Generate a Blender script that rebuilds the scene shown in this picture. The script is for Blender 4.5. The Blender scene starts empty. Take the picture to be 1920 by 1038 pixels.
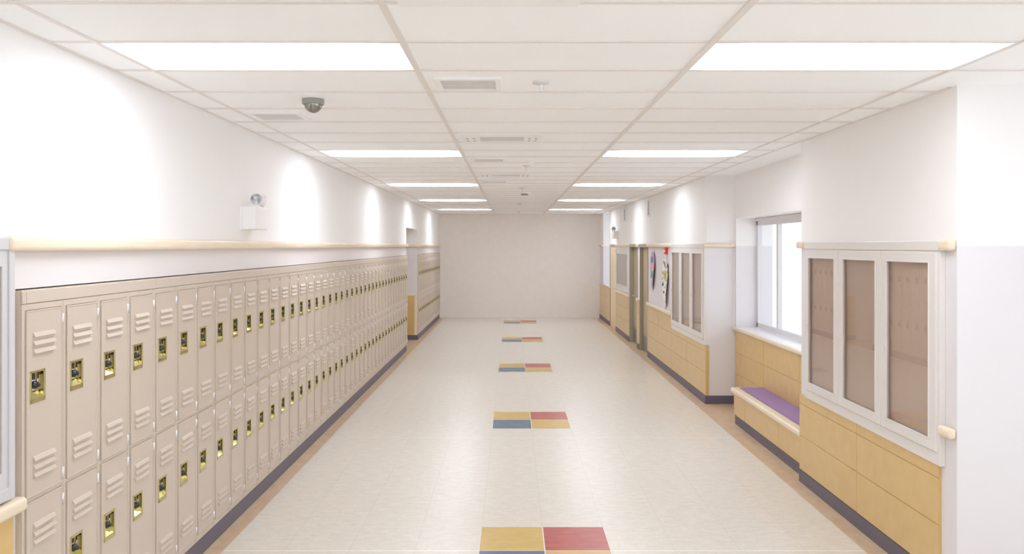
import bpy, bmesh, math, random
from mathutils import Vector, Matrix
PI = math.pi
random.seed(4)
scene = bpy.context.scene
COL = scene.collection

# ------------------------------------------------------------------ dimensions (metres)
CAM_H = 2.1
XL, XR = -2.125, 2.59          # corridor walls
YF = 22.7                      # far wall
YN = -6.0                      # wall behind the camera
ZC = 3.03                      # ceiling
LF = -2.10                     # locker fronts
PITCH = 0.3047
TEES = (-1.902, -0.50, 0.918, 2.33)
CY0, CP = 2.97, 0.57           # cross tees

# ------------------------------------------------------------------ materials
def s2l(c):
    return tuple(((v/255)/12.92 if v/255 <= .04045 else ((v/255+.055)/1.055)**2.4) for v in c) + (1,)

def mat(name, rgb, rough=.5, metal=0., spec=.5, coat=0., noise=0., nscale=20., bump=0., bscale=80., stretch=None, rgb2=None):
    m = bpy.data.materials.new(name); m.use_nodes = True
    nt = m.node_tree; b = nt.nodes['Principled BSDF']
    c = s2l(rgb)
    b.inputs['Base Color'].default_value = c
    b.inputs['Roughness'].default_value = rough
    b.inputs['Metallic'].default_value = metal
    b.inputs['Specular IOR Level'].default_value = spec
    b.inputs['Coat Weight'].default_value = coat
    b.inputs['Coat Roughness'].default_value = .12
    geo = None
    if noise or bump or rgb2:
        tc = nt.nodes.new('ShaderNodeTexCoord'); mp = nt.nodes.new('ShaderNodeMapping')
        nt.links.new(tc.outputs['Object'], mp.inputs['Vector'])
        if stretch: mp.inputs['Scale'].default_value = stretch
        geo = mp.outputs['Vector']
    if noise or rgb2:
        n = nt.nodes.new('ShaderNodeTexNoise'); n.inputs['Scale'].default_value = nscale
        n.inputs['Detail'].default_value = 5
        nt.links.new(geo, n.inputs['Vector'])
        r = nt.nodes.new('ShaderNodeValToRGB')
        r.color_ramp.elements[0].position = .3; r.color_ramp.elements[1].position = .7
        if rgb2: r.color_ramp.elements[0].color = s2l(rgb2)
        else: r.color_ramp.elements[0].color = tuple(v*(1-noise) for v in c[:3])+(1,)
        r.color_ramp.elements[1].color = c
        nt.links.new(n.outputs['Fac'], r.inputs['Fac'])
        nt.links.new(r.outputs['Color'], b.inputs['Base Color'])
    if bump:
        n2 = nt.nodes.new('ShaderNodeTexNoise'); n2.inputs['Scale'].default_value = bscale
        nt.links.new(geo, n2.inputs['Vector'])
        bp = nt.nodes.new('ShaderNodeBump'); bp.inputs['Strength'].default_value = bump
        bp.inputs['Distance'].default_value = .002
        nt.links.new(n2.outputs['Fac'], bp.inputs['Height'])
        nt.links.new(bp.outputs['Normal'], b.inputs['Normal'])
    return m

def wall_paint(name, upper, lower, zsplit=2.1):
    """two coats of paint that meet at the handrail"""
    m = mat(name, upper, rough=.75, bump=.15, bscale=220)
    nt = m.node_tree; b = nt.nodes['Principled BSDF']
    g = nt.nodes.new('ShaderNodeNewGeometry'); sx = nt.nodes.new('ShaderNodeSeparateXYZ')
    nt.links.new(g.outputs['Position'], sx.inputs[0])
    gt = nt.nodes.new('ShaderNodeMath'); gt.operation = 'GREATER_THAN'; gt.inputs[1].default_value = zsplit
    nt.links.new(sx.outputs['Z'], gt.inputs[0])
    mx = nt.nodes.new('ShaderNodeMix'); mx.data_type = 'RGBA'
    mx.inputs['A'].default_value = s2l(lower); mx.inputs['B'].default_value = s2l(upper)
    nt.links.new(gt.outputs[0], mx.inputs['Factor'])
    nt.links.new(mx.outputs['Result'], b.inputs['Base Color'])
    return m

def emis(name, rgb, s):
    m = bpy.data.materials.new(name); m.use_nodes = True
    nt = m.node_tree; nt.nodes.clear()
    e = nt.nodes.new('ShaderNodeEmission'); e.inputs[0].default_value = tuple(rgb)+(1,); e.inputs[1].default_value = s
    # emission shaped to fade towards the ends, softening bright patches on the walls
    tc = nt.nodes.new('ShaderNodeTexCoord'); sx = nt.nodes.new('ShaderNodeSeparateXYZ'); nt.links.new(tc.outputs['Object'], sx.inputs[0])
    pw = nt.nodes.new('ShaderNodeMath'); pw.operation = 'MULTIPLY'; nt.links.new(sx.outputs['X'], pw.inputs[0]); nt.links.new(sx.outputs['X'], pw.inputs[1])
    ma = nt.nodes.new('ShaderNodeMath'); ma.operation = 'MULTIPLY_ADD'; ma.inputs[1].default_value = -s/.40; ma.inputs[2].default_value = s+1.2
    nt.links.new(pw.outputs[0], ma.inputs[0])
    mx = nt.nodes.new('ShaderNodeMath'); mx.operation = 'MAXIMUM'; mx.inputs[1].default_value = 1.2
    nt.links.new(ma.outputs[0], mx.inputs[0]); nt.links.new(mx.outputs[0], e.inputs[1])
    o = nt.nodes.new('ShaderNodeOutputMaterial'); nt.links.new(e.outputs[0], o.inputs[0])
    return m

def glass(name, tint=(1, 1, 1), f0=.04, rough=.02, gain=1.0):
    """thin sheet: clear with a Fresnel reflection"""
    m = bpy.data.materials.new(name); m.use_nodes = True
    nt = m.node_tree; nt.nodes.clear()
    t = nt.nodes.new('ShaderNodeBsdfTransparent'); t.inputs[0].default_value = tuple(tint)+(1,)
    gl = nt.nodes.new('ShaderNodeBsdfGlossy'); gl.inputs['Roughness'].default_value = rough
    lw = nt.nodes.new('ShaderNodeLayerWeight')
    pw = nt.nodes.new('ShaderNodeMath'); pw.operation = 'POWER'; pw.inputs[1].default_value = 5
    nt.links.new(lw.outputs['Facing'], pw.inputs[0])
    mu = nt.nodes.new('ShaderNodeMath'); mu.operation = 'MULTIPLY_ADD'; mu.inputs[1].default_value = (1-f0)*gain; mu.inputs[2].default_value = f0*gain; mu.use_clamp = True
    mix = nt.nodes.new('ShaderNodeMixShader'); o = nt.nodes.new('ShaderNodeOutputMaterial')
    nt.links.new(pw.outputs[0], mu.inputs[0]); nt.links.new(mu.outputs[0], mix.inputs[0])
    nt.links.new(t.outputs[0], mix.inputs[1]); nt.links.new(gl.outputs[0], mix.inputs[2])
    nt.links.new(mix.outputs[0], o.inputs[0])
    return m

M = {}
M['wall'] = wall_paint('wall_paint', (242, 241, 241), (226, 220, 220))
M['wall_r'] = wall_paint('wall_paint_cool', (242, 241, 241), (226, 223, 226))
M['far_wall'] = mat('far_wall_plaster', (241, 236, 232), rough=.8, noise=.03, nscale=6, bump=.5, bscale=60)
M['tile'] = mat('ceiling_tile', (249, 250, 252), rough=.9, bump=.3, bscale=260)
M['tee'] = mat('ceiling_tee', (229, 224, 221), rough=.6)
M['fixture'] = mat('white_fixture', (243, 242, 243), rough=.5)
M['grille'] = mat('grille_grey', (222, 219, 218), rough=.6)
M['lens'] = emis('light_diffuser', (.95, 1.0, 1.085), 14)
M['locker'] = mat('locker_enamel', (203, 189, 174), rough=.38, bump=.12, bscale=500, noise=.02, nscale=90)
M['brass'] = mat('lock_brass', (200, 192, 138), rough=.12, metal=1.)
M['brass_dull'] = mat('lock_brass_rim', (208, 198, 146), rough=.28, metal=1.)
M['black'] = mat('black_plastic', (28, 28, 34), rough=.25, spec=.6)
M['dark'] = mat('dark_slot', (52, 42, 30), rough=.5)
M['chrome'] = mat('chrome', (232, 232, 234), rough=.3, metal=1.)
M['plinth'] = mat('plinth_vinyl', (103, 97, 113), rough=.45)
M['wood'] = mat('pale_maple', (238, 224, 203), rough=.35, rgb2=(230, 213, 187), nscale=4, stretch=(14, 1, 14))
M['clad'] = mat('ochre_laminate', (216, 184, 122), rough=.3, rgb2=(210, 176, 113), nscale=3, spec=.5, coat=.35, stretch=(1, 3, 3))
M['frame'] = mat('white_metal_frame', (226, 222, 219), rough=.35)
M['pin'] = mat('taupe_pinboard', (224, 211, 200), rough=.85, noise=.06, nscale=200)
M['winframe'] = mat('window_frame_paint', (222, 220, 223), rough=.4)
M['sill'] = mat('sill_laminate', (226, 224, 230), rough=.3)
M['purple'] = mat('purple_carpet', (168, 140, 184), rough=.95, rgb2=(150, 122, 168), nscale=260, bump=.6, bscale=400)
M['olive'] = mat('olive_grey_steel', (160, 153, 137), rough=.45)
M['door'] = mat('olive_beige_veneer', (190, 172, 138), rough=.45, rgb2=(178, 160, 126), nscale=3, stretch=(10, 10, 1))
M['door_pale'] = mat('pale_veneer', (234, 213, 178), rough=.4, rgb2=(226, 203, 166), nscale=3, stretch=(10, 10, 1))
M['kick'] = mat('kick_plate_grey', (140, 136, 132), rough=.35, metal=.4)
M['red'] = mat('alarm_red', (214, 52, 44), rough=.35)
M['grey_plastic'] = mat('camera_grey', (150, 151, 146), rough=.4)
M['dome'] = mat('smoked_dome', (150, 145, 138), rough=.06, metal=.85)
M['glass'] = glass('cabinet_glass', (.93, .9, .88), gain=1.25, rough=.015)
M['board_grey'] = mat('board_frame_grey', (206, 204, 205), rough=.4)
M['pane'] = glass('window_glass', (.98, .99, 1.), gain=1.0)
M['grout'] = mat('tile_joint', (238, 233, 226), rough=.4)
M['rail_end'] = M['wood']

def inlay(name, rgb, rgb2):
    return mat(name, rgb, rough=.3, rgb2=rgb2, nscale=7, bump=.05, bscale=90, stretch=(1, 2.2, 1))
M['yel'] = inlay('inlay_mustard', (212, 182, 112), (201, 169, 98))
M['redt'] = inlay('inlay_red', (187, 96, 88), (172, 80, 74))
M['blue'] = inlay('inlay_blue', (98, 124, 148), (78, 104, 130))
M['border'] = mat('border_tan', (216, 192, 162), rough=.3, rgb2=(200, 172, 140), nscale=6, stretch=(2, 1, 1))

def floor_mat():
    m = mat('floor_vinyl_tile', (228, 223, 214), rough=.25, spec=.4, rgb2=(219, 213, 202), nscale=9, stretch=(1, 2.6, 1))
    nt = m.node_tree; b = nt.nodes['Principled BSDF']; N = nt.nodes.new; L = nt.links.new
    base = b.inputs['Base Color'].links[0].from_socket
    # a second, finer streaky mottle
    tc = N('ShaderNodeTexCoord'); mp = N('ShaderNodeMapping'); mp.inputs['Scale'].default_value = (1, 3, 1)
    L(tc.outputs['Object'], mp.inputs['Vector'])
    n = N('ShaderNodeTexNoise'); n.inputs['Scale'].default_value = 34; n.inputs['Detail'].default_value = 6
    L(mp.outputs[0], n.inputs['Vector'])
    r = N('ShaderNodeValToRGB'); r.color_ramp.elements[0].position = .32; r.color_ramp.elements[1].position = .62
    r.color_ramp.elements[0].color = (.93, .92, .90, 1); r.color_ramp.elements[1].color = (1, 1, 1, 1)
    L(n.outputs['Fac'], r.inputs['Fac'])
    mul = N('ShaderNodeMix'); mul.data_type = 'RGBA'; mul.blend_type = 'MULTIPLY'; mul.inputs['Factor'].default_value = 1
    L(base, mul.inputs['A']); L(r.outputs['Color'], mul.inputs['B'])
    g = N('ShaderNodeNewGeometry'); sx = N('ShaderNodeSeparateXYZ'); L(g.outputs['Position'], sx.inputs[0])
    def floor_line(src, off, period, half):
        a = N('ShaderNodeMath'); a.operation = 'ADD'; a.inputs[1].default_value = -off + 100*period + period/2; L(src, a.inputs[0])
        mo = N('ShaderNodeMath'); mo.operation = 'MODULO'; mo.inputs[1].default_value = period; L(a.outputs[0], mo.inputs[0])
        s = N('ShaderNodeMath'); s.operation = 'SUBTRACT'; s.inputs[1].default_value = period/2; L(mo.outputs[0], s.inputs[0])
        ab = N('ShaderNodeMath'); ab.operation = 'ABSOLUTE'; L(s.outputs[0], ab.inputs[0])
        lt = N('ShaderNodeMath'); lt.operation = 'LESS_THAN'; lt.inputs[1].default_value = half; L(ab.outputs[0], lt.inputs[0])
        return lt.outputs[0]
    def over(colsock, fac, c, amt):
        f = N('ShaderNodeMath'); f.operation = 'MULTIPLY'; f.inputs[1].default_value = amt; L(fac, f.inputs[0])
        mx = N('ShaderNodeMix'); mx.data_type = 'RGBA'; mx.inputs['B'].default_value = c
        L(f.outputs[0], mx.inputs['Factor']); L(colsock, mx.inputs['A'])
        return mx.outputs['Result']
    c = over(mul.outputs['Result'], floor_line(sx.outputs['X'], .227, .45, .0012), (.30, .27, .25, 1), .32)  # thin dark seams between tile columns
    c = over(c, floor_line(sx.outputs['Y'], 8.48, 4.02, .005), (.95, .93, .9, 1), .5)  # widely spaced pale lines across the floor
    c = over(c, floor_line(sx.outputs['Y'], 5.333, 40, .004), (.95, .93, .9, 1), .9)  # one more pale line across
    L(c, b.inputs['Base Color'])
    return m
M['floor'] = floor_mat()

# ------------------------------------------------------------------ mesh helpers
def box(bm, x0, x1, y0, y1, z0, z1, bev=0., seg=2, mi=0):
    t = bmesh.new()
    bmesh.ops.create_cube(t, size=1)
    for v in t.verts:
        v.co = Vector(((x0+x1)/2 + v.co.x*abs(x1-x0), (y0+y1)/2 + v.co.y*abs(y1-y0), (z0+z1)/2 + v.co.z*abs(z1-z0)))
    if bev:
        bmesh.ops.bevel(t, geom=t.edges[:], offset=bev, segments=seg, affect='EDGES', profile=.5)
    for f in t.faces: f.material_index = mi
    merge(bm, t)

def merge(bm, t, mx=None):
    me = bpy.data.meshes.new('tmp'); t.to_mesh(me); t.free()
    if mx is not None: me.transform(mx)
    bm.from_mesh(me); bpy.data.meshes.remove(me)

def lathe(bm, prof, mx, n=28, mi=0):
    """prof: list of (r, h) along local z"""
    t = bmesh.new(); rings = []
    for r, h in prof:
        if r < 1e-6: rings.append([t.verts.new((0, 0, h))])
        else: rings.append([t.verts.new((r*math.cos(2*PI*k/n), r*math.sin(2*PI*k/n), h)) for k in range(n)])
    for a, b in zip(rings, rings[1:]):
        for k in range(n):
            k2 = (k+1) % n
            if len(a) == 1 and len(b) == 1: continue
            if len(a) == 1: t.faces.new((a[0], b[k], b[k2]))
            elif len(b) == 1: t.faces.new((a[k], b[0], a[k2]))
            else: t.faces.new((a[k], b[k], b[k2], a[k2]))
    for f in t.faces: f.smooth = True; f.material_index = mi
    bmesh.ops.recalc_face_normals(t, faces=t.faces[:])
    merge(bm, t, mx)

def prism(bm, pts, axis, a0, a1, mi=0):
    """extrude a 2-D outline along an axis; pts are the other two coords in order"""
    t = bmesh.new()
    def P(p, a):
        return {'x': (a, p[0], p[1]), 'y': (p[0], a, p[1]), 'z': (p[0], p[1], a)}[axis]
    A = [t.verts.new(P(p, a0)) for p in pts]; B = [t.verts.new(P(p, a1)) for p in pts]
    n = len(pts)
    t.faces.new(A); t.faces.new(B[::-1])
    for k in range(n): t.faces.new((A[k], A[(k+1) % n], B[(k+1) % n], B[k]))
    for f in t.faces: f.material_index = mi
    bmesh.ops.recalc_face_normals(t, faces=t.faces[:])
    merge(bm, t)

def aim(loc, d):
    d = Vector(d).normalized()
    return Matrix.Translation(loc) @ d.to_track_quat('Z', 'Y').to_matrix().to_4x4()

def new(name, bm, m, parent=None, smooth=False):
    me = bpy.data.meshes.new(name); bm.to_mesh(me); bm.free()
    for q in (m if isinstance(m, (list, tuple)) else [m]): me.materials.append(q)
    if smooth:
        for p in me.polygons: p.use_smooth = True
    o = bpy.data.objects.new(name, me); COL.objects.link(o)
    if parent is not None: o.parent = parent
    return o

def tag(o, label=None, cat=None, group=None, kind=None):
    if label: o['label'] = label
    if cat: o['category'] = cat
    if group: o['group'] = group
    if kind: o['kind'] = kind
    return o

def empty(name, loc=(0, 0, 0), rz=0.):
    o = bpy.data.objects.new(name, None); COL.objects.link(o)
    o.location = loc; o.rotation_euler = (0, 0, rz); o.empty_display_size = .1
    return o

def struct(name, bm, m):
    o = new(name, bm, m); o['kind'] = 'structure'; return o

def copy_tree(root, loc, rz=None, label=None, group=None):
    r = root.copy(); COL.objects.link(r); r.location = loc
    if rz is not None: r.rotation_euler = (0, 0, rz)
    if label: r['label'] = label
    if group: r['group'] = group
    for ch in list(root.children):
        c = ch.copy(); COL.objects.link(c); c.parent = r
        for g in list(ch.children):
            d = g.copy(); COL.objects.link(d); d.parent = c
    return r

def boxes(name, lst, m, parent=None, bev=0., structure=False):
    bm = bmesh.new()
    for b in lst: box(bm, *b, bev=bev)
    return struct(name, bm, m) if structure else new(name, bm, m, parent)

ORD = ['', 'first', 'second', 'third', 'fourth', 'fifth', 'sixth', 'seventh', 'eighth', 'ninth', 'tenth', 'eleventh', 'twelfth',
       'thirteenth', 'fourteenth', 'fifteenth', 'sixteenth', 'seventeenth', 'eighteenth', 'nineteenth']
TENS = {20: ('twentieth', 'twenty'), 30: ('thirtieth', 'thirty'), 40: ('fortieth', 'forty')}
def ordinal(n):
    if n < 20: return ORD[n]
    t = TENS[n//10*10]
    return t[0] if n % 10 == 0 else t[1]+'-'+ORD[n % 10]

# ------------------------------------------------------------------ openings along the corridor
B1A, N1 = 3.313, 40
B1B = B1A + N1*PITCH             # 15.504
ALC0, ALC1 = 15.53, 17.30        # side passage on the left
B2A, N2 = 17.345, 17
B2B = B2A + N2*PITCH             # 22.513

# ---- floor
bm = bmesh.new()
def rect(x0, x1, y0, y1, z, mi):
    f = bm.faces.new([bm.verts.new(p) for p in ((x0, y0, z), (x1, y0, z), (x1, y1, z), (x0, y1, z))]); f.material_index = mi
box(bm, -5.2, 5.2, YN-.2, YF+.2, -.12, 0)
rect(-2.45, -1.99, YN, YF, .0006, 1)
rect(-5.0, -2.45, ALC0, ALC1, .0006, 1)
rect(2.43, 2.98, YN, YF, .0006, 1)
TS = .447
for k in range(5):
    ym = 5.333 + 4.02*k
    rect(-.228, .682, ym-TS-.003, ym+TS+.003, .0006, 2)
    g = .004
    rect(-.225, .227-g, ym+g, ym+TS, .0012, 3)
    rect(.227+g, .679, ym+g, ym+TS, .0012, 4)
    rect(-.225, .227-g, ym-TS, ym-g, .0012, 5)
    rect(.227+g, .679, ym-TS, ym-g, .0012, 3)
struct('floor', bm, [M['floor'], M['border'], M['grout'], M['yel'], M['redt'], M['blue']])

# ---- ceiling
boxes('ceiling', [(-5.2, 5.2, YN-.2, YF+.2, ZC+.006, ZC+.15)], M['tile'], structure=True)
lst = []
for x, tw in zip(TEES, (.009, .016, .016, .009)): lst.append((x-tw, x+tw, YN, YF, ZC-.002, ZC+.014))
lst.append((3.74, 3.77, YN, 4.5, ZC-.002, ZC+.014))
lst += [(XL, XL+.02, YN, YF, ZC, ZC+.014), (XR-.02, XR, 4.55, YF, ZC, ZC+.014), (XL, XR, YF-.02, YF, ZC, ZC+.014)]
boxes('trim_1', lst, M['tee'], structure=True)
lst = []
k = -15
while CY0+CP*k < YF:
    y = CY0+CP*k
    lst.append((XL, 4.4 if y < 4.5 else XR, y-.013, y+.013, ZC+.001, ZC+.008)); k += 1
boxes('trim_2', lst, M['tee'], structure=True)

# ---- left wall
T = .35
boxes('wall_left', [
    (XL-.45, XL, YN, B1A-.004, 0, ZC+.02),
    (XL-.45, XL, B1A-.004, ALC0, 1.915, ZC+.02),           # over the long locker bank
    (XL-.45, XL-.35, B1A-.004, ALC0, 0, 1.915),
    (XL-.35, XL-.003, B1B+.003, ALC0, 0, 1.915),
    (XL-2.6, XL-.45, ALC0-.15, ALC0, 0, ZC+.02),            # passage near side
    (XL-.45, XL, ALC0, ALC1, 2.47, ZC+.02),                 # header over passage
    (XL-2.6, XL-.45, ALC0, ALC1, 2.47, 2.6),
    (XL-2.75, XL-2.6, ALC0-.15, ALC1+.15, 0, ZC),
    (XL-2.6, XL-.45, ALC1, ALC1+.15, 0, ZC+.02),
    (XL-.45, XL, ALC1, B2A-.003, 0, ZC+.02),
    (XL-.45, XL, B2A-.003, B2B+.003, 1.915, ZC+.02),
    (XL-.45, XL-.35, B2A-.003, B2B+.003, 0, 1.915),
    (XL-.45, XL, B2B+.003, YF, 0, ZC+.02)], M['wall'], structure=True)

# ---- right wall
PA0, PA1 = 4.50, 6.92
AB1 = 10.30
D2A, D2B = 14.73, 15.59
D1A, D1B = 15.96, 16.94
D0A, D0B = 19.22, 20.30
W2A, W2B = 20.60, 21.92
XO = 3.45
XA = 2.965
DH = 2.10
boxes('wall_right', [
    (XR, XO, PA0, PA1, 0, ZC+.02),
    (XA+.02, XO, PA1, AB1, 0, .99),
    (XA, XO, PA1, AB1, 2.47, ZC+.02),
    (XA, XO, 10.235, AB1, .99, 2.47),
    (XA, XO, PA1, 6.98, .99, 2.47),
    (XR, XO, AB1, D2A, 0, ZC+.02),
    (XR, XO, D2A, D2B, DH, ZC+.02), (XR+.16, XO, D2A, D2B, 0, DH),
    (XR, XO, D2B, D1A, 0, ZC+.02),
    (XR, XO, D1A, D1B, DH, ZC+.02), (XR+.16, XO, D1A, D1B, 0, DH),
    (XR, XO, D1B, D0A, 0, ZC+.02),
    (XR, XO, D0A, D0B, DH, ZC+.02), (XR+.16, XO, D0A, D0B, 0, DH),
    (XR, XO, D0B, W2A, 0, ZC+.02),
    (XR, XO, W2A, W2B, 0, 1.01),
    (XR, XO, W2B, YF, 0, ZC+.02),
    # glazed lobby beside the camera
    (XO, 4.5, PA0, PA0+.2, 0, ZC+.02),
    (4.4, 4.5, YN, -2.5, 0, ZC+.02), (4.4, 4.5, -2.5, 4.5, 0, .25), (4.4, 4.5, -2.5, 4.5, 2.9, ZC+.02), (4.4, 4.5, 4.3, 4.5, .25, 2.9),
    ], M['wall_r'], structure=True)
boxes('wall_far', [(XL-.45, XO, YF, YF+.15, 0, ZC+.02)], M['far_wall'], structure=True)
boxes('wall_near', [(XL-.45, 4.5, YN-.15, YN, 0, .2), (XL-.45, 4.5, YN-.15, YN, 2.92, ZC+.02), (XL-.45, XL+.1, YN-.15, YN, .2, 2.92), (4.2, 4.5, YN-.15, YN, .2, 2.92)], M['wall'], structure=True)

# pale corner beads on the window bay
boxes('trim_3', [(XA-.006, XA+.006, AB1-.014, AB1, 1.04, ZC-.002)], M['fixture'], structure=True)

# ---- plinths
P = .012
boxes('baseboard_left', [
    (LF-.30, LF-.012, B1A+.002, B1B-.002, .001, .125),
    (LF-.30, LF-.012, B2A+.002, B2B-.002, .001, .125),
    (XL, XL+P, YN, B1A-.01, .001, .11),
    (XL-.45, XL+P, ALC1-P, ALC1, .001, .11)], M['plinth'], structure=True)
boxes('baseboard_right', [
    (XR-.022, XR, PA0, PA1, .001, .11),
    (XR-.022, XR, AB1-.01, D2A-.05, .001, .11),
    (XR-.022, XR, D2B+.05, D1A-.05, .001, .11),
    (XR-.022, XR, D1B+.05, D0A-.05, .001, .11),
    (XR-.022, XR, D0B+.05, YF, .001, .11),
    (XR, XA+.02, AB1-P, AB1, .001, .11),
    (XA, XA+.02, 9.21, AB1-P, .001, .11),
    (XR-.022, 4.4, PA0-P, PA0, .001, .11)], M['plinth'], structure=True)

# ---- ochre cladding: flush panels with fine joints
trim_n = [3]
def cladding(axis, face, back, a0, a1, seams, rows, rounded=None):
    """axis 'y': panels lie along y with front at x=face; axis 'x': along x with front at y=face"""
    trim_n[0] += 1
    bm = bmesh.new()
    cuts = [a0]+[s for s in seams if a0 < s < a1]+[a1]
    g = .0022
    for c0, c1 in zip(cuts, cuts[1:]):
        for r0, r1 in zip(rows, rows[1:]):
            if axis == 'y': box(bm, face, back, c0+g, c1-g, r0+g, r1-g, bev=.0035, seg=2)
            else: box(bm, c0+g, c1-g, face, back, r0+g, r1-g, bev=.0035, seg=2)
    s = 1 if back > face else -1
    if axis == 'y': box(bm, face+.006*s, back, a0+.002, a1-.002, rows[0], rows[-1])
    else: box(bm, a0+.002, a1-.002, face+.006*s, back, rows[0], rows[-1])
    return struct('trim_%d' % trim_n[0], bm, M['clad'])
R3 = (.112, .417, .70, .782)
R4 = (.112, .417, .70, .985)
cladding('y', XR-.02, XR, 4.66, PA1, (5.77,), R3)
cladding('y', XR-.02, XR+.0, AB1-.02, 12.44, (11.38,), R3)
cladding('x', AB1-.02, AB1-.001, XR-.018, XR+.028, (), R3)
cladding('y', XR-.02, XR, 12.44, D2A-.05, (12.5, 13.65), R4)
cladding('y', XR-.02, XR, D2B+.05, D1A-.05, (), R4)
cladding('y', XR-.02, XR, D1B+.05, D0A-.05, (18.1,), R4)
cladding('y', XR-.02, XR, D0B+.05, YF-.01, (21.4,), R4)
cladding('y', XA, XA+.02, PA1+.005, AB1-P-.004, (7.985, 9.12), (.112, .414, .697, .985))
cladding('y', XL+.02, XL, YN+.02, 3.27, (-4.6, -3.48, -2.36, -1.24, -.12, 1.0, 2.13), R4)
cladding('x', ALC1-.02, ALC1, XL-.44, XL-.055, (), R4)
boxes('trim_%d' % (trim_n[0]+1), [(XL-.055, XL+.004, ALC1-.022, ALC1, .112, .985)], M['wood'], structure=True, bev=.003)
trim_n[0] += 1

# ------------------------------------------------------------------ wooden handrails
def rail(label, segs, group=None, bev=.02):
    bm = bmesh.new()
    for s in segs: box(bm, *s, bev=bev, seg=4)
    o = new('handrail', bm, M['wood'], smooth=False)
    for p in o.data.polygons: p.use_smooth = True
    tag(o, label, 'handrail', group)
    return o
RP = .05
U0, U1 = 2.078, 2.142
L0, L1 = .975, 1.035
rail('long pale wooden rail on the white wall above the long locker row', [(XL, XL+RP, 3.215, ALC0, U0, U1)])
rail('short pale wooden rail above the far locker row, left wall', [(XL, XL+RP, ALC1, B2B+.1, U0, U1), (XL-.44, XL+.03, ALC1-RP, ALC1, U0, U1)])
rail('pale wooden ledge capping the ochre panels in the left passage', [(XL-.44, XL+.005, ALC1-.03, ALC1, .985, 1.03)], bev=.008)
rail('pale wooden rail under the white framed board at the left edge', [(XL, XL+RP+.012, .9, 3.305, L0-.002, L1)])
rail('stub of pale rail with a rounded end beside the nearest display cabinet top', [(XR-RP, XR, PA0-.002, 4.632, U0-.004, U1)])
rail('lower stub of pale rail beside the nearest display cabinet', [(XR-RP, XR, PA0-.002, 4.632, L0-.004, L1)])
rail('stub of pale rail at the window end of the nearest display cabinet', [(XR-RP, XR, 6.77, PA1+.01, U0, U1)])
rail('pale wooden rail wrapping the white pier between window bay and far display cabinet', [(XR-RP, XA+.01, AB1-.045, AB1, U0+.004, U1-.006)])
rail('upper pale wooden rail above the two pinned paper drawings', [(XR-RP, XR, 12.47, D2A-.05, U0, U1)])
rail('lower pale wooden rail below the two pinned paper drawings', [(XR-RP, XR, 12.47, D2A-.05, L0, L1)])
rail('upper rail on the narrow strip between the two recessed doors', [(XR-RP, XR, D2B+.05, D1A-.05, U0, U1)])
rail('lower rail on the narrow strip between the two recessed doors', [(XR-RP, XR, D2B+.05, D1A-.05, L0, L1)])
rail('upper rail above the far notice board on the right wall', [(XR-RP, XR, D1B+.05, D0A-.05, U0, U1)])
rail('lower rail under the far notice board on the right wall', [(XR-RP, XR, D1B+.05, D0A-.05, L0, L1)])
rail('short rail beside the tall far window, against the end wall', [(XR-RP, XR, W2B+.02, YF-.02, U0, U1)])
bm = bmesh.new()
lathe(bm, [(0, 0), (.03, .004), (.036, .02), (.03, .036), (0, .04)], aim((XL-.24, ALC0+.10, .925), (0, 1, 0)), 16)
box(bm, XL-.25, XL-.23, ALC0, ALC0+.102, .917, .933)
tag(new('wall_bumper', bm, M['wood']), 'small round wooden knob just past the far end of the long lockers', 'knob')

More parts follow.
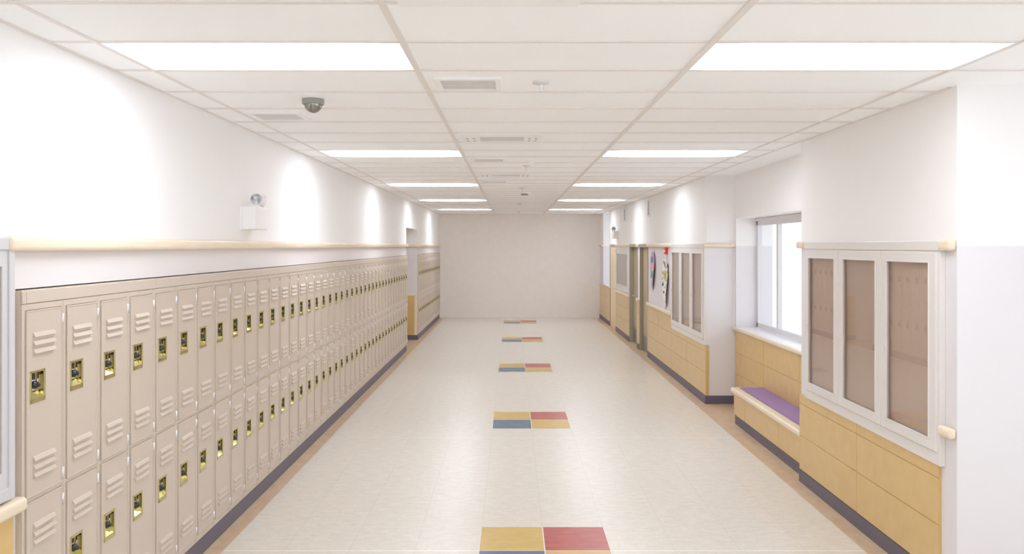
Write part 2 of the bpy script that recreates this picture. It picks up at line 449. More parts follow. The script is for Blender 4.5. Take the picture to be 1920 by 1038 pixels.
# ------------------------------------------------------------------ lockers
def locker_proto():
    root = empty('locker_unit')
    h = PITCH/2 - .0008
    bm = bmesh.new()
    box(bm, -.32, -.012, -h, h, .128, 1.848)
    # face frame
    for s in (-1, 1):
        y0, y1 = (s*h, s*(h-.022)) if s < 0 else (s*(h-.012), s*h)
        box(bm, -.014, 0, min(y0, y1), max(y0, y1), .128, 1.848, bev=.003)
    box(bm, -.014, -.0005, -h+.018, h-.010, 1.820, 1.848, bev=.003)
    box(bm, -.014, -.0005, -h+.018, h-.010, .985, 1.006, bev=.002)
    box(bm, -.014, -.0005, -h+.018, h-.010, .128, .168, bev=.003)
    new('locker_frame', bm, M['locker'], root)
    DY0, DY1 = -h+.025, h-.016
    for zo in (0, -.835):
        z0, z1 = 1.006+zo, 1.818+zo
        bm = bmesh.new()
        hy0, hy1, hz0, hz1 = -.096, -.005, 1.432+zo, 1.546+zo   # hole for the latch cup
        xa, xb = -.012, .004
        box(bm, xa, xb, DY0, hy0, z0, z1); box(bm, xa, xb, hy1, DY1, z0, z1)
        box(bm, xa, xb, hy0, hy1, z0, hz0); box(bm, xa, xb, hy0, hy1, hz1, z1)
        # rolled rim
        e = .006
        box(bm, xa, xb+.0025, DY0-.001, DY0+e, z0-.001, z1+.001, bev=.002)
        box(bm, xa, xb+.0025, DY1-e, DY1+.001, z0-.001, z1+.001, bev=.002)
        box(bm, xa, xb+.0025, DY0, DY1, z1-e, z1+.001, bev=.002)
        box(bm, xa, xb+.0025, DY0, DY1, z0-.001, z0+e, bev=.002)
        # pressed louvres, three high and three low
        for base in (1.722, 1.180):
            for k in range(3):
                zt = base + zo - .036*k
                prism(bm, [(xb-.001, zt), (xb+.0035, zt-.004), (xb+.012, zt-.019), (xb+.0115, zt-.0225), (xb-.001, zt-.0235)], 'y', -.082, .076)
        d = new('door', bm, M['locker'], root)
        # latch cup
        bm = bmesh.new()
        xf = xb+.004
        r = .008
        box(bm, xb-.002, xf, hy0-r, hy0+.002, hz0-r-.012, hz1+r, bev=.0015, mi=1); box(bm, xb-.002, xf, hy1-.002, hy1+r, hz0-r-.012, hz1+r, bev=.0015, mi=1)
        box(bm, xb-.002, xf, hy0-r, hy1+r, hz1-.002, hz1+r, bev=.0015, mi=1); box(bm, xb-.002, xf, hy0-r, hy1+r, hz0-r-.012, hz0+.002, bev=.0015, mi=1)
        xr = -.016
        t = .002
        box(bm, xr, xb, hy0, hy0+t, hz0, hz1); box(bm, xr, xb, hy1-t, hy1, hz0, hz1)
        box(bm, xr, xb, hy0, hy1, hz0, hz0+t); box(bm, xr, xb, hy0, hy1, hz1-t, hz1)
        box(bm, xr-t, xr, hy0, hy1, hz0, hz1)
        prism(bm, [(xr, hz0+.002), (xr+.022, hz0+.002), (xr, hz0+.035)], 'y', hy0+t, hy1-t)   # sloped scoop
        box(bm, xr, xb-.003, hy0+.060, hy0+.0625, hz0+.004, hz1-.002)        # fin
        box(bm, xr, xr+.010, hy0+.004, hy0+.046, hz1-.034, hz1-.006, mi=2)    # latch slot
        box(bm, xr, xr+.012, hy0+.066, hy1-.006, hz1-.018, hz1-.006, mi=2)
        new('latch_cup', bm, [M['brass'], M['brass_dull'], M['dark']], d)
        bm = bmesh.new()
        cz = 1.490+zo; cy = -.064
        lathe(bm, [(.027, 0), (.027, .006), (.024, .009), (.016, .0095), (0, .0095)], aim((xr, cy, cz), (1, 0, 0)), 24, mi=1)
        lathe(bm, [(.017, .008), (.018, .016), (.0165, .022), (.010, .023), (.0095, .036), (.0085, .038), (0, .038)], aim((xr, cy, cz), (1, 0, 0)), 20, mi=0)
        new('lock_dial', bm, [M['black'], M['chrome']], d)
        for hz in (z1-.085, z0+.012):
            bm = bmesh.new()
            lathe(bm, [(0, 0), (.006, .0005), (.006, .0535), (0, .054)], aim((xb+.003, DY1+.003, hz), (0, 0, 1)), 10)
            new('hinge', bm, M['chrome'], d)
    return root
lk = locker_proto()
for i in range(N1):
    loc = (LF, B1A+PITCH*(i+.5), 0)
    lab = 'beige two-door steel locker, %s from the near end of the long row' % ordinal(i+1)
    if i == 0: lk.location = loc; tag(lk, lab, 'locker', 'lockers in the long row')
    else: copy_tree(lk, loc, label=lab)
for i in range(N2):
    loc = (LF, B2A+PITCH*(i+.5), 0)
    lab = 'beige two-door steel locker, %s past the passage in the far row' % ordinal(i+1)
    copy_tree(lk, loc, label=lab, group='lockers in the far row')

def top_trim(a, b, n, label):
    bm = bmesh.new()
    step = (b-a-.045)/n
    def seg(y0, y1, e=0.):
        prism(bm, [(LF-.32, 1.849), (LF-.002+e, 1.849), (LF+.003+e, 1.853), (LF+.001+e, 1.903), (LF-.006+e, 1.909), (LF-.32, 1.909)], 'y', y0, y1)
    seg(a+.001, a+.03)
    for k in range(n): seg(a+.0315+step*k, a+.0315+step*(k+1)-.0016)
    seg(a+.028, a+.033, .0015)
    # end panel below
    box(bm, LF-.32, LF-.006, a-.0035, a-.0004, .128, 1.905)
    tag(new('locker_top_trim', bm, M['locker']), label, 'trim')
top_trim(B1A, B1B, 10, 'beige steel cover strip running along the top of the long locker row')
top_trim(B2A, B2B, 4, 'beige steel cover strip along the top of the far locker row')

# ------------------------------------------------------------------ display cabinets (front faces -x, origin at wall, near end at y=0)
def ring(bm, x0, x1, y0, y1, z0, z1, wy0, wy1, wz0, wz1, bev=.003):
    box(bm, x0, x1, y0, y0+wy0, z0, z1, bev=bev); box(bm, x0, x1, y1-wy1, y1, z0, z1, bev=bev)
    box(bm, x0, x1, y0+wy0*.9, y1-wy1*.9, z0, z0+wz0, bev=bev); box(bm, x0, x1, y0+wy0*.9, y1-wy1*.9, z1-wz1, z1, bev=bev)
def display_case(label, loc):
    root = empty('display_cabinet', loc)
    bm = bmesh.new(); W = 2.13
    ring(bm, -.034, 0, 0, W, .782, 2.13, .045, .045, .075, .065)
    box(bm, -.044, -.002, -.004, W+.004, 2.072, 2.134, bev=.006)
    new('outer_frame', bm, M['frame'], root)
    bm = bmesh.new(); box(bm, -.010, 0, .04, W-.04, .85, 2.07); new('back_panel', bm, M['pin'], root)
    w = (W-.05)/3
    for k in range(3):
        y0 = .025+w*k+.002; y1 = y0+w-.004
        bm = bmesh.new()
        ring(bm, -.046, -.022, y0, y1, .862, 2.066, .074, .074, .064, .062, bev=.004)
        ring(bm, -.050, -.040, y0+.070, y1-.070, .922, 2.008, .012, .012, .012, .012, bev=.003)
        d = new('cabinet_door', bm, M['frame'], root)
        bm = bmesh.new(); box(bm, -.036, -.032, y0+.07, y1-.07, .92, 2.01); new('glass_pane', bm, M['glass'], d)
        bm = bmesh.new(); box(bm, -.054, -.046, y1-.05, y1-.035, 1.38, 1.42, bev=.002); new('door_catch', bm, M['frame'], d)
    tag(root, label, 'display cabinet', 'three-door display cabinets')
    return root
dc = display_case('nearest white three-door glazed display cabinet, beside the window bay', (XR, 4.62, 0))
copy_tree(dc, (XR, 10.29, 0), label='farther white three-door glazed display cabinet, past the white pier')

# far notice board, right wall
def notice_board(label, loc, L, z0, z1, rz, wide=.10, m='pin'):
    root = empty('notice_board', loc, rz)
    bm = bmesh.new()
    ring(bm, -.03, 0, 0, L, z0, z1, .05, .05, .04, .05)
    ring(bm, -.022, 0, .045, L-.045, z0+.035, z1-.045, wide, wide, wide*.7, wide*.7)
    new('board_frame', bm, M['frame'], root)
    bm = bmesh.new(); box(bm, -.008, 0, .1, L-.1, z0+.05, z1-.05); new('back_panel', bm, M[m], root)
    bm = bmesh.new()
    a = .045+wide
    ring(bm, -.032, -.014, a-.01, L-a+.01, z0+.03+wide*.7, z1-.04-wide*.7, .05, .05, .05, .05)
    d = new('board_door', bm, M['frame'], root)
    bm = bmesh.new(); box(bm, -.024, -.020, a+.03, L-a-.03, z0+.07+wide*.7, z1-.08-wide*.7); new('glass_pane', bm, M['glass'], d)
    bm = bmesh.new(); box(bm, -.052, -.04, L-a-.03, L-a-.015, (z0+z1)/2-.12, (z0+z1)/2+.12, bev=.003)
    for zz in (-.1, .1): box(bm, -.045, -.03, L-a-.03, L-a-.015, (z0+z1)/2+zz-.008, (z0+z1)/2+zz+.008)
    new('handle', bm, M['chrome'], d)
    tag(root, label, 'notice board')
notice_board('white framed glazed notice board between the far doors on the right wall', (XR, 17.02, 0), 2.1, 1.045, 2.076, 0)
# left-edge board: frame and cream glazed leaf (mirrored so that it faces +x)
def left_board():
    root = empty('wall_board', (XL, 1.15, 0))
    L = 2.105; z0, z1 = 1.045, 2.135
    bm = bmesh.new()
    ring(bm, 0, .034, 0, L, z0, z1, .035, .035, .05, .05)
    ring(bm, 0, .026, .03, L-.03, z0+.04, z1-.045, .04, .04, .078, .075)
    new('board_frame', bm, M['board_grey'], root)
    bm = bmesh.new(); box(bm, 0, .006, .05, L-.05, z0+.05, z1-.05); new('back_panel', bm, M['wood'], root)
    bm = bmesh.new(); box(bm, .017, .020, .06, L-.065, z0+.11, z1-.115); new('glass_pane', bm, M['glass'], root)
    bm = bmesh.new()
    for y in (L-.078, L-.090, L-.102): box(bm, .006, .015, y, y+.008, z0+.112, z1-.116, bev=.002)
    new('inner_moulding', bm, M['wood'], root)
    tag(root, 'grey framed wall board with cream inner moulding, cut off at left edge', 'wall board')
left_board()

# ------------------------------------------------------------------ windows
def window(n, xg, y0, y1, z0, z1, muls, sill=True):
    root = empty('window_%d' % n, (0, 0, 0)); root['kind'] = 'structure'
    bm = bmesh.new(); f = .045
    box(bm, xg-.03, xg+.03, y0, y0+f, z0, z1, bev=.004); box(bm, xg-.03, xg+.03, y1-f, y1, z0, z1, bev=.004)
    box(bm, xg-.03, xg+.03, y0, y1, z0, z0+.062, bev=.004); box(bm, xg-.03, xg+.03, y0, y1, z1-.10, z1, bev=.004)
    box(bm, xg-.04, xg+.03, y0, y1, z1-.045, z1, bev=.004)
    new('window_frame', bm, M['winframe'], root)
    for a in muls:
        bm = bmesh.new(); box(bm, xg-.025, xg+.025, a-.035, a+.035, z0+.05, z1-.09, bev=.004); new('mullion', bm, M['winframe'], root)
    bm = bmesh.new(); box(bm, xg-.003, xg+.003, y0+.03, y1-.03, z0+.04, z1-.08); new('window_pane', bm, M['pane'], root)
    return root
w1 = window(1, 3.265, 6.985, 10.23, 1.032, 2.468, (9.45, 8.55, 7.75))
bm = bmesh.new(); box(bm, XA-.01, 3.235, PA1+.003, AB1-.002-.065, .988, 1.030, bev=.002)
new('window_sill', bm, M['sill'], w1)
bm = bmesh.new(); box(bm, XA-.035, XA+.01, PA1+.003, AB1-.004, .984, 1.036, bev=.018, seg=4)
new('sill_nosing', bm, M['wood'], w1, smooth=True)
w2 = window(2, 3.10, W2A+.005, W2B-.005, 1.012, ZC-.005, ())
bm = bmesh.new(); box(bm, XR-.02, 3.08, W2A+.002, W2B-.002, 1.0105, 1.03, bev=.004); new('window_sill', bm, M['sill'], w2)
window(3, 4.45, -2.49, 4.29, .26, 2.89, (-1.5, -.2, 1.1, 2.4, 3.4))

w4 = empty('window_4'); w4['kind'] = 'structure'  # unseen glazed end, added to send daylight down the corridor
bm = bmesh.new(); ring(bm, -2.02, 4.2, YN-.12, YN-.04, .2, 2.92, 0, 0, 0, 0, bev=0); bm.free(); bm = bmesh.new()
for a, b_, c, d_ in ((-2.02, -1.96, .2, 2.92), (4.14, 4.2, .2, 2.92), (-2.02, 4.2, .2, .27), (-2.02, 4.2, 2.85, 2.92)): box(bm, a, b_, YN-.12, YN-.04, c, d_)
new('window_frame', bm, M['winframe'], w4)
for x in (-.8, .4, 1.6, 2.9):
    bm = bmesh.new(); box(bm, x-.03, x+.03, YN-.11, YN-.05, .26, 2.86); new('mullion', bm, M['winframe'], w4)
bm = bmesh.new(); box(bm, -1.98, 4.16, YN-.084, YN-.078, .25, 2.87); new('window_pane', bm, M['pane'], w4)

# ------------------------------------------------------------------ doors
def door(n, y0, y1, face, frame_w, m_panel, m_frame, handle_far=True, kick=True):
    root = empty('door_%d' % n, (0, 0, 0)); root['kind'] = 'structure'
    bm = bmesh.new()
    box(bm, XR-.012, XR+.14, y0-.048, y0+.004, .0015, 2.142, bev=.003)
    box(bm, XR-.012, XR+.14, y1-.004, y1+.048, .0015, 2.142, bev=.003)
    box(bm, XR-.012, XR+.14, y0, y1, 2.076, 2.142, bev=.003)
    new('door_frame', bm, M[m_frame], root)
    bm = bmesh.new(); box(bm, face, face+.045, y0+.006, y1-.006, .006, 2.074, bev=.002); p = new('door_panel', bm, M[m_panel], root)
    if kick:
        bm = bmesh.new(); box(bm, face-.003, face, y0+.02, y1-.02, .02, .32, bev=.001); new('kick_plate', bm, M['kick'], p)
    yh = y1-.09 if handle_far else y0+.09
    bm = bmesh.new()
    lathe(bm, [(0, 0), (.027, 0), (.027, .006), (.010, .008), (.010, .045), (0, .047)], aim((face, yh, 1.02), (-1, 0, 0)), 18)
    s = -1 if handle_far else 1
    box(bm, face-.05, face-.035, yh-.008 if s > 0 else yh-.11, yh+.11 if s > 0 else yh+.008, 1.012, 1.028, bev=.004)
    new('door_handle', bm, M['chrome'], p)
    return root
door(1, D2A, D2B, XR+.055, .05, 'door', 'olive', handle_far=False)
door(2, D1A, D1B, XR+.075, .05, 'door', 'olive')
door(3, D0A, D0B, XR-.004, .05, 'door_pale', 'olive', kick=False)

# ------------------------------------------------------------------ bench and cushion
BE = 9.17
bench = empty('window_bench', (2.63, PA1+.004, 0)); bench.location = (0, 0, 0)
bm = bmesh.new(); box(bm, 2.642, XA-.002, PA1+.004, BE-.01, .001, .112); new('bench_plinth', bm, M['plinth'], bench)
bm = bmesh.new(); g = .0022
for a, b in ((PA1+.004, 7.63), (7.63, 8.747), (8.747, BE)):
    box(bm, 2.63, 2.65, a+g, b-g, .113, .368, bev=.003)
box(bm, 2.636, XA-.002, PA1+.004, BE-.004, .113, .368)
box(bm, 2.65, XA-.002, BE-.02, BE, .113, .368, bev=.003)
new('bench_body', bm, M['clad'], bench)
bm = bmesh.new()
box(bm, 2.595, 2.69, PA1+.004, BE+.03, .368, .425, bev=.02, seg=4)
box(bm, 2.66, XA-.002, BE-.02, BE+.03, .368, .4245, bev=.012, seg=3)
box(bm, 2.67, XA-.002, PA1+.004, BE+.0, .368, .418)
new('seat_board', bm, M['wood'], bench, smooth=False)
tag(bench, 'low built-in bench with pale rounded edge under the window', 'bench')
bm = bmesh.new(); box(bm, 2.694, XA-.004, PA1+.01, BE-.022, .419, .431, bev=.004)
tag(new('seat_pad', bm, M['purple']), 'flat purple carpet seat pad lying on the window bench', 'seat pad')

# ------------------------------------------------------------------ ceiling lights
def light_panel():
    root = empty('ceiling_light')
    hx, hy = .701-.002, CP/2-.007
    bm = bmesh.new()
    ring(bm, -hx, hx, -hy, hy, -.004, .012, .0, .0, .012, .012, bev=0)
    bm.free(); bm = bmesh.new()
    e = .005
    box(bm, -hx, -hx+e, -hy, hy, .002, .012); box(bm, hx-e, hx, -hy, hy, .002, .012)
    box(bm, -hx, hx, -hy, -hy+e, .002, .012); box(bm, -hx, hx, hy-e, hy, .002, .012)
    new('light_frame', bm, M['fixture'], root)
    bm = bmesh.new(); box(bm, -hx+e, hx-e, -hy+e, hy-e, .004, .010); new('diffuser', bm, M['lens'], root)
    return root
lp = light_panel()
first = True
for side, cx in (('left', (TEES[0]+TEES[1])/2), ('right', (TEES[2]+TEES[3])/2)):
    for k, name in ((-13, 'back behind the viewer'), (-6, 'directly above the viewer'), (1, 'the large one nearest'), (8, 'second from the front'), (15, 'third from the front'), (22, 'fourth from the front'), (29, 'the smallest, at the far end')):
        loc = (cx, CY0+CP*(k+.5), ZC)
        lab = 'bright flat ceiling light in the %s row, %s' % (side, name)
        if first: lp.location = loc; tag(lp, lab, 'ceiling light', 'flat ceiling lights'); first = False
        else: copy_tree(lp, loc, label=lab)

# ------------------------------------------------------------------ ceiling air units and grilles
def air_unit():
    root = empty('air_cassette')
    bm = bmesh.new(); hx, hy = .345, .285
    z = -.012
    box(bm, -hx, -.19, -hy, hy, z, .012, bev=.004); box(bm, .19, hx, -hy, hy, z, .012, bev=.004)
    box(bm, -.2, .2, -hy, -.16, z, .012, bev=.004); box(bm, -.2, .2, .16, hy, z, .012, bev=.004)
    new('cassette_panel', bm, M['fixture'], root)
    bm = bmesh.new()
    box(bm, -.19, .19, -.16, .16, .004, .010)
    for k in range(8):
        y = -.14+.04*k
        box(bm, -.188, .188, y-.006, y+.006, -.001, .005)
    new('return_grille', bm, M['grille'], root)
    for s in (-1, 1):
        bm = bmesh.new()
        for dx in (-.028, .028):
            for dy in (-.07, .07):
                lathe(bm, [(.011, 0), (.011, .004), (0, .004)], aim((s*.265+dx, dy+.0, z+.001), (0, 0, -1)), 10)
        new('vent_holes', bm, M['kick'], root)
    return root
au = air_unit()
for i, (y, lab) in enumerate(((2.685, 'white ceiling air unit cut off by the top edge of the photo'),
                              (6.675, 'white ceiling air unit with central grille, middle of the three'),
                              (10.10, 'faint white ceiling air unit, farthest of the three'))):
    loc = (-.088, y, ZC-.001)
    if i == 0: au.location = loc; tag(au, lab, 'air unit', 'ceiling air units')
    else: copy_tree(au, loc, label=lab)

def grille():
    root = empty('air_grille')
    bm = bmesh.new(); ring(bm, -.19, .19, -.17, .17, -.007, .011, 0, 0, 0, 0, bev=0); bm.free()
    bm = bmesh.new(); w = .035
    box(bm, -.19, -.19+w, -.17, .17, -.008, .011, bev=.003); box(bm, .19-w, .19, -.17, .17, -.008, .011, bev=.003)
    box(bm, -.16, .16, -.17, -.17+w, -.008, .011, bev=.003); box(bm, -.16, .16, .17-w, .17, -.008, .011, bev=.003)
    new('grille_frame', bm, M['fixture'], root)
    bm = bmesh.new()
    for k in range(9):
        y = -.12+.03*k
        if k == 0: box(bm, -.156, .156, -.137, .137, .003, .010)
        box(bm, -.156, .156, y-.005, y+.005, -.001, .004)
    new('grille_slats', bm, M['grille'], root)
    return root
gr = grille()
for i, (x, y, lab) in enumerate(((-.25, 4.45, 'square white ceiling grille beside the nearest sprinkler'),
                                 (-1.67, 5.55, 'white ceiling grille in the left bay behind the dome camera'),
                                 (-.25, 8.38, 'thin looking ceiling grille between the second and third air units'),
                                 (-.25, 11.2, 'faint farthest ceiling grille, past the last air unit'))):
    loc = (x, y, ZC-.001)
    if i == 0: gr.location = loc; tag(gr, lab, 'ceiling grille', 'ceiling air grilles')
    else: copy_tree(gr, loc, label=lab)

def sprinkler():
    root = empty('sprinkler')
    bm = bmesh.new()
    lathe(bm, [(0, .012), (.047, .012), (.049, 0), (.046, -.005), (.018, -.009), (.014, -.014), (0, -.014)], Matrix.Identity(4), 28)
    new('escutcheon', bm, M['grille'], root)
    bm = bmesh.new()
    lathe(bm, [(.011, -.010), (.010, -.022), (.006, -.026), (.005, -.044), (.003, -.05), (0, -.05)], Matrix.Identity(4), 14)
    for s in (-1, 1):
        prism(bm, [(s*.010, -.022), (s*.013, -.030), (s*.004, -.050), (s*.002, -.046), (s*.009, -.030)], 'y', -.002, .002)
    new('sprinkler_body', bm, M['chrome'], root)
    bm = bmesh.new(); lathe(bm, [(0, -.049), (.018, -.050), (.019, -.052), (0, -.053)], Matrix.Identity(4), 20)
    new('deflector', bm, M['grille'], root)
    return root
sp = sprinkler()
for i, (x, y, lab) in enumerate(((.165, 4.41, 'ceiling sprinkler with round collar, nearest of all'),
                                 (.165, 8.99, 'ceiling sprinkler with dark collar, just past the second air unit'),
                                 (.17, 12.4, 'tiny ceiling sprinkler just in front of the dark disc detector'),
                                 (.18, 20.9, 'tiny faint ceiling sprinkler closest to the far wall'))):
    loc = (x, y, ZC-.0005)
    if i == 0: sp.location = loc; tag(sp, lab, 'sprinkler', 'ceiling sprinklers')
    else: copy_tree(sp, loc, label=lab)
def detector(label, loc, r, m):
    root = empty('smoke_detector', loc)
    bm = bmesh.new(); lathe(bm, [(0, .012), (r, .012), (r, -.008), (r*.92, -.016), (0, -.016)], Matrix.Identity(4), 28); new('base_ring', bm, M['fixture'], root)
    bm = bmesh.new(); lathe(bm, [(r*.72, -.015), (r*.66, -.034), (r*.5, -.04), (0, -.041)], Matrix.Identity(4), 28); new('sensor_head', bm, M[m], root)
    tag(root, label, 'smoke detector')
detector('flat dark disc smoke detector on the ceiling midway down the corridor', (.22, 13.57, ZC), .095, 'grey_plastic')
detector('pale round smoke detector far down the ceiling, next light pair', (.17, 16.6, ZC), .06, 'grille')
detector('small white smoke detector just before the second sprinkler', (.20, 8.37, ZC), .045, 'fixture')

# dome camera
root = empty('dome_camera', (-1.27, 4.94, ZC))
bm = bmesh.new(); lathe(bm, [(0, .012), (.068, .012), (.070, 0), (.070, -.022), (.066, -.027), (.058, -.028), (.055, -.020), (0, -.020)], Matrix.Identity(4), 40)
new('camera_base', bm, M['grey_plastic'], root)
bm = bmesh.new(); lathe(bm, [(.057*math.cos(a), -.024-.057*math.sin(a)) for a in [k*PI/20 for k in range(10)]]+[(0, -.081)], Matrix.Identity(4), 40)
new('dome_cover', bm, M['dome'], root)
tag(root, 'grey security camera with mirrored dome hanging from the left ceiling bay', 'security camera')

# ------------------------------------------------------------------ emergency lights (origin at wall, faces +x)
def emergency(label, loc, rz, heads):
    root = empty('emergency_light', loc, rz)
    bm = bmesh.new()
    box(bm, -.003, .020, -.16, .16, -.093, .093, bev=.002)
    box(bm, .018, .122, -.158, .158, -.091, .091, bev=.008, seg=3)
    new('battery_box', bm, M['fixture'], root)
    for (x, y, z, d) in heads:
        d = Vector(d).normalized(); c = Vector((x, y, z))
        bm = bmesh.new()
        lathe(bm, [(.010, 0), (.010, .05), (0, .05)], Matrix.Translation((x, y, .085)), 12)
        lathe(bm, [(0, -.050), (.022, -.046), (.038, -.026), (.048, 0), (.051, .004), (.051, .012), (.046, .012), (.043, .006)], aim(c, d), 26)
        h = new('lamp_head', bm, M['fixture'], root)
        bm = bmesh.new()
        lathe(bm, [(.044, .008), (.036, -.010), (.020, -.024), (.009, -.028), (.009, -.004), (0, -.003)], aim(c, d), 26)
        new('reflector', bm, M['chrome'], h)
        bm = bmesh.new(); lathe(bm, [(.046, .010), (.03, .017), (0, .019)], aim(c, d), 26)
        new('lamp_lens', bm, M['pane'], h)
    tag(root, label, 'emergency light', 'two-headed emergency lights')
H = [(.105, -.09, .148, (.45, -.85, -.30)), (.105, .09, .140, (.75, .60, -.25))]
emergency('white emergency light with two lamp heads high on the left wall', (XL, 6.19, 2.322), 0, H)
emergency('far emergency light with twin heads on right wall by the tall window', (XR, 18.95, 2.376), PI, [(.105, -.09, .140, (.75, -.60, -.25)), (.105, .09, .148, (.45, .85, -.30))])

# wall vents high on the right wall
def wall_vent(label, y0, y1):
    root = empty('wall_vent', (XR, (y0+y1)/2, 2.82)); h = (y1-y0)/2
    bm = bmesh.new(); w = .035
    box(bm, -.02, 0, -h, -h+w, -.17, .17, bev=.003); box(bm, -.02, 0, h-w, h, -.17, .17, bev=.003)
    box(bm, -.02, 0, -h+w, h-w, -.17, -.17+w, bev=.003); box(bm, -.02, 0, -h+w, h-w, .17-w, .17, bev=.003)
    new('vent_frame', bm, M['fixture'], root)
    bm = bmesh.new()
    for k in range(9):
        z = -.128+.030*k
        prism(bm, [(-.013, z), (-.011, z+.004), (-.001, z+.014), (-.001, z+.009)], 'y', -h+w, h-w)
    new('vent_slats', bm, M['kick'], root)
    tag(root, label, 'wall vent', 'upright wall vents')
wall_vent('upright white wall vent high above the pinned drawings', 14.45, 14.70)
wall_vent('upright white wall vent high above the farther notice board', 17.55, 17.80)

# red fire alarm
root = empty('fire_alarm', (XR, 12.90, 2.02))
bm = bmesh.new(); box(bm, -.045, .004, -.06, .06, -.06, .06, bev=.006, seg=3); new('alarm_housing', bm, M['red'], root)
bm = bmesh.new(); box(bm, -.052, -.044, -.04, .04, -.015, .01, bev=.003); new('pull_bar', bm, M['fixture'], root)
tag(root, 'small red fire alarm box on the wall under the upper rail', 'fire alarm')

# ------------------------------------------------------------------ pinned paper drawings with coloured patches
def paper(name, label, yc, zc, w, h, outline, colour, curl):
    me = bpy.data.meshes.new(name); bm = bmesh.new()
    nu, nv = 30, 56
    cl = bm.loops.layers.float_color.new('Col')
    V = []
    for j in range(nv+1):
        v = j/nv; z = h*(.5-v); a, b = outline(v)
        row = []
        for i in range(nu+1):
            u = i/nu; s = a+(b-a)*u
            row.append(bm.verts.new((-.006-curl(s, v), -s*w, z)))      # s from left (-.5) to right (+.5) as seen from the corridor
        V.append(row)
    for j in range(nv):
        v = (j+.5)/nv; a, b = outline(v)
        for i in range(nu):
            s = a+(b-a)*(i+.5)/nu
            f = bm.faces.new((V[j][i], V[j+1][i], V[j+1][i+1], V[j][i+1])); f.smooth = True
            c = s2l(tuple(x*.86+.14*225 for x in colour(s, v)))
            for l in f.loops: l[cl] = c
    bm.to_mesh(me); bm.free()
    m = bpy.data.materials.new(name+'_ink'); m.use_nodes = True
    b_ = m.node_tree.nodes['Principled BSDF']; at = m.node_tree.nodes.new('ShaderNodeAttribute'); at.attribute_name = 'Col'
    m.node_tree.links.new(at.outputs['Color'], b_.inputs['Base Color']); b_.inputs['Roughness'].default_value = .7
    me.materials.append(m)
    o = bpy.data.objects.new(name, me); COL.objects.link(o); o.location = (XR, yc, zc)
    a_, b_2 = outline(.07)
    for q in (.35, .65):
        pb = bmesh.new(); lathe(pb, [(0, 0), (.002, 0), (.002, .018), (.006, .019), (.006, .023), (0, .024)], aim((.001, -(a_+(b_2-a_)*q)*w, h*.43), (-1, 0, 0)), 10)
        new('pin', pb, M['chrome'], o)
    so = o.modifiers.new('thickness', 'SOLIDIFY'); so.thickness = .0012; so.offset = 0
    tag(o, label, 'paper drawing', 'pinned paper drawings')
def blob(s, v, cs, cv, rs, rv): return ((s-cs)/rs)**2+((v-cv)/rv)**2 < 1
def out1(v):
    w = .5*math.sin(PI*min(1, (.10+v*.93)))**.55 if v < .98 else .07
    sh = .12*math.sin(v*5)
    return (-w*.92+sh*.3, w*.92+sh*.5)
def col1(s, v):
    wob = .02*math.sin(s*17+v*9)
    v2 = v+wob
    if v2 < .10: return (188, 140, 172)
    if blob(s, v, -.12, .19, .30, .085): return (96, 110, 176)
    if v2 < .30: return (214, 168, 190) if math.sin(s*19+v*30) > 0 else (178, 150, 190)
    if v2 < .44: return (222, 150, 164) if math.sin(s*23-v*25) > -.2 else (232, 186, 190)
    if v2 < .48: return (226, 176, 178)
    if v2 < .60:
        return (110, 186, 172) if math.sin(s*11+v*22) > -.3 else (92, 130, 150)
    if v2 < .66: return (96, 106, 120) if math.sin(s*31) > -.2 else (140, 176, 176)
    if v2 < .86: return (196, 172, 204) if math.sin(s*9+v*18) > -.3 else (222, 198, 208)
    return (176, 178, 196) if s < .05 else (236, 232, 232)
paper('paper_drawing', 'curled oval paper with pink, blue and teal patches pinned on right wall', 14.16, 1.63, .50, .72, out1, col1,
      lambda s, v: .012+.055*max(0, s+.1)**2*(v**1.5)*4)
def out2(v):
    if v < .05: return (-.22, .12)
    w = .5*min(1, .62+.9*v) if v < .55 else .5*(1-((v-.55)/.45)**2.2*.86)
    j = .05*math.sin(v*31)+.04*math.sin(v*57+1)
    return (-w+j, w*(1.0)+.03*math.sin(v*23))
BL = [(-.2, .06, .06, .04), (-.05, .10, .07, .06), (.22, .05, .05, .05), (.33, .12, .08, .035), (.12, .16, .05, .03), (-.34, .28, .07, .05), (.36, .25, .05, .03),
      (-.36, .53, .13, .035), (-.28, .50, .05, .04), (-.22, .69, .10, .028), (.08, .73, .06, .03), (-.40, .40, .06, .03), (.20, .52, .05, .03), (-.02, .58, .04, .03), (.05, .88, .05, .03), (.30, .42, .06, .05)]
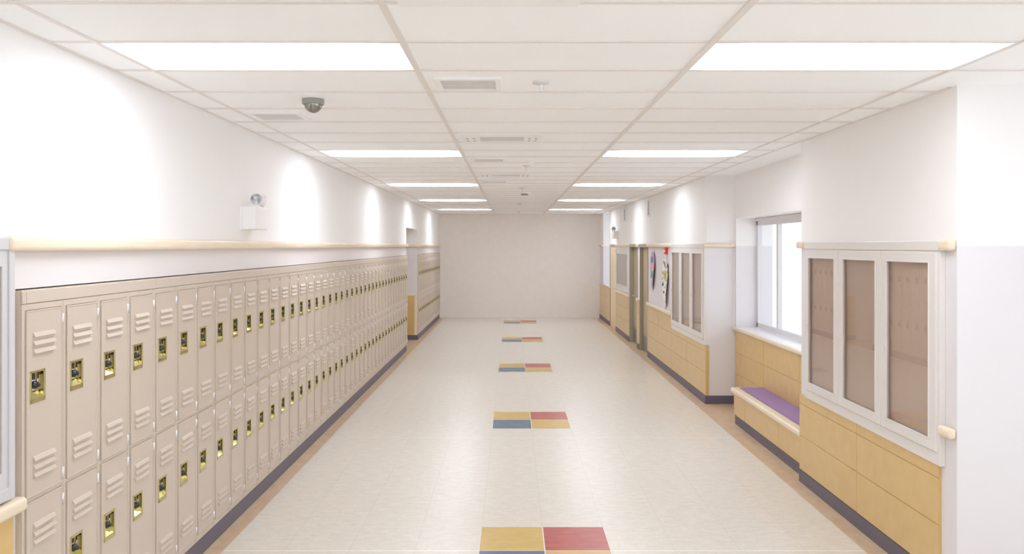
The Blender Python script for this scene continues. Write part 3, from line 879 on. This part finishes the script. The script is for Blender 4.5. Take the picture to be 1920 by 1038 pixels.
def col2(s, v):
    if blob(s, v, .0, .33, .06, .07): return (128, 112, 52)
    if blob(s, v, .03, .33, .26, .12): return (216, 200, 96) if math.sin(s*23+v*31) > -.6 else (170, 160, 84)
    for k, b in enumerate(BL):
        if blob(s, v, *b): return (44, 44, 48) if k % 3 != 2 else (110, 116, 120)
    return (240, 238, 234)
paper('paper_drawing', 'white paper cut-out with yellow centre and black spots pinned on wall', 12.98, 1.47, .58, .80, out2, col2,
      lambda s, v: .012+.07*max(0, s+.05)**2*(v**1.3)*4)

# ------------------------------------------------------------------ daylight, portals, world
w = bpy.data.worlds.new('sky'); scene.world = w; w.use_nodes = True
bg = w.node_tree.nodes['Background']; bg.inputs[0].default_value = (.91, .955, 1., 1); bg.inputs[1].default_value = 2.2
def portal(x, y0, y1, z0, z1, rot=None):
    l = bpy.data.lights.new('window_portal', 'AREA'); l.shape = 'RECTANGLE'; l.size = z1-z0; l.size_y = y1-y0
    l.cycles.is_portal = True
    o = bpy.data.objects.new('window_portal', l); COL.objects.link(o)
    o.location = (x, (y0+y1)/2, (z0+z1)/2); o.rotation_euler = rot or (0, PI/2, 0)
    return o
portal(3.50, 6.98, 10.24, 1.03, 2.47)
portal(3.50, W2A, W2B, 1.01, ZC)
portal(4.55, -2.5, 4.3, .25, 2.9)
pn = portal(1.1, -2.0, 4.2, .2, 2.92, rot=(PI/2, 0, 0)); pn.location = (1.1, YN-.2, 1.56); pn.data.size = 6.2; pn.data.size_y = 2.7

# ------------------------------------------------------------------ camera
cam = bpy.data.cameras.new('camera'); co = bpy.data.objects.new('camera', cam); COL.objects.link(co)
co.location = (0, 0, CAM_H); co.rotation_euler = (PI/2, 0, 0)
cam.sensor_width = 36; cam.lens = 1450/1920*36
cam.shift_y = -58/1920; cam.clip_start = .05
scene.camera = co
scene.view_settings.view_transform = 'Standard'; scene.view_settings.look = 'None'
scene.view_settings.gamma = 1; scene.view_settings.use_curve_mapping = False
scene.view_settings.exposure = -0.04
scene.cycles.use_denoising = True
scene.cycles.max_bounces = 28; scene.cycles.diffuse_bounces = 24
scene.cycles.transparent_max_bounces = 12
scene.cycles.sample_clamp_indirect = 8
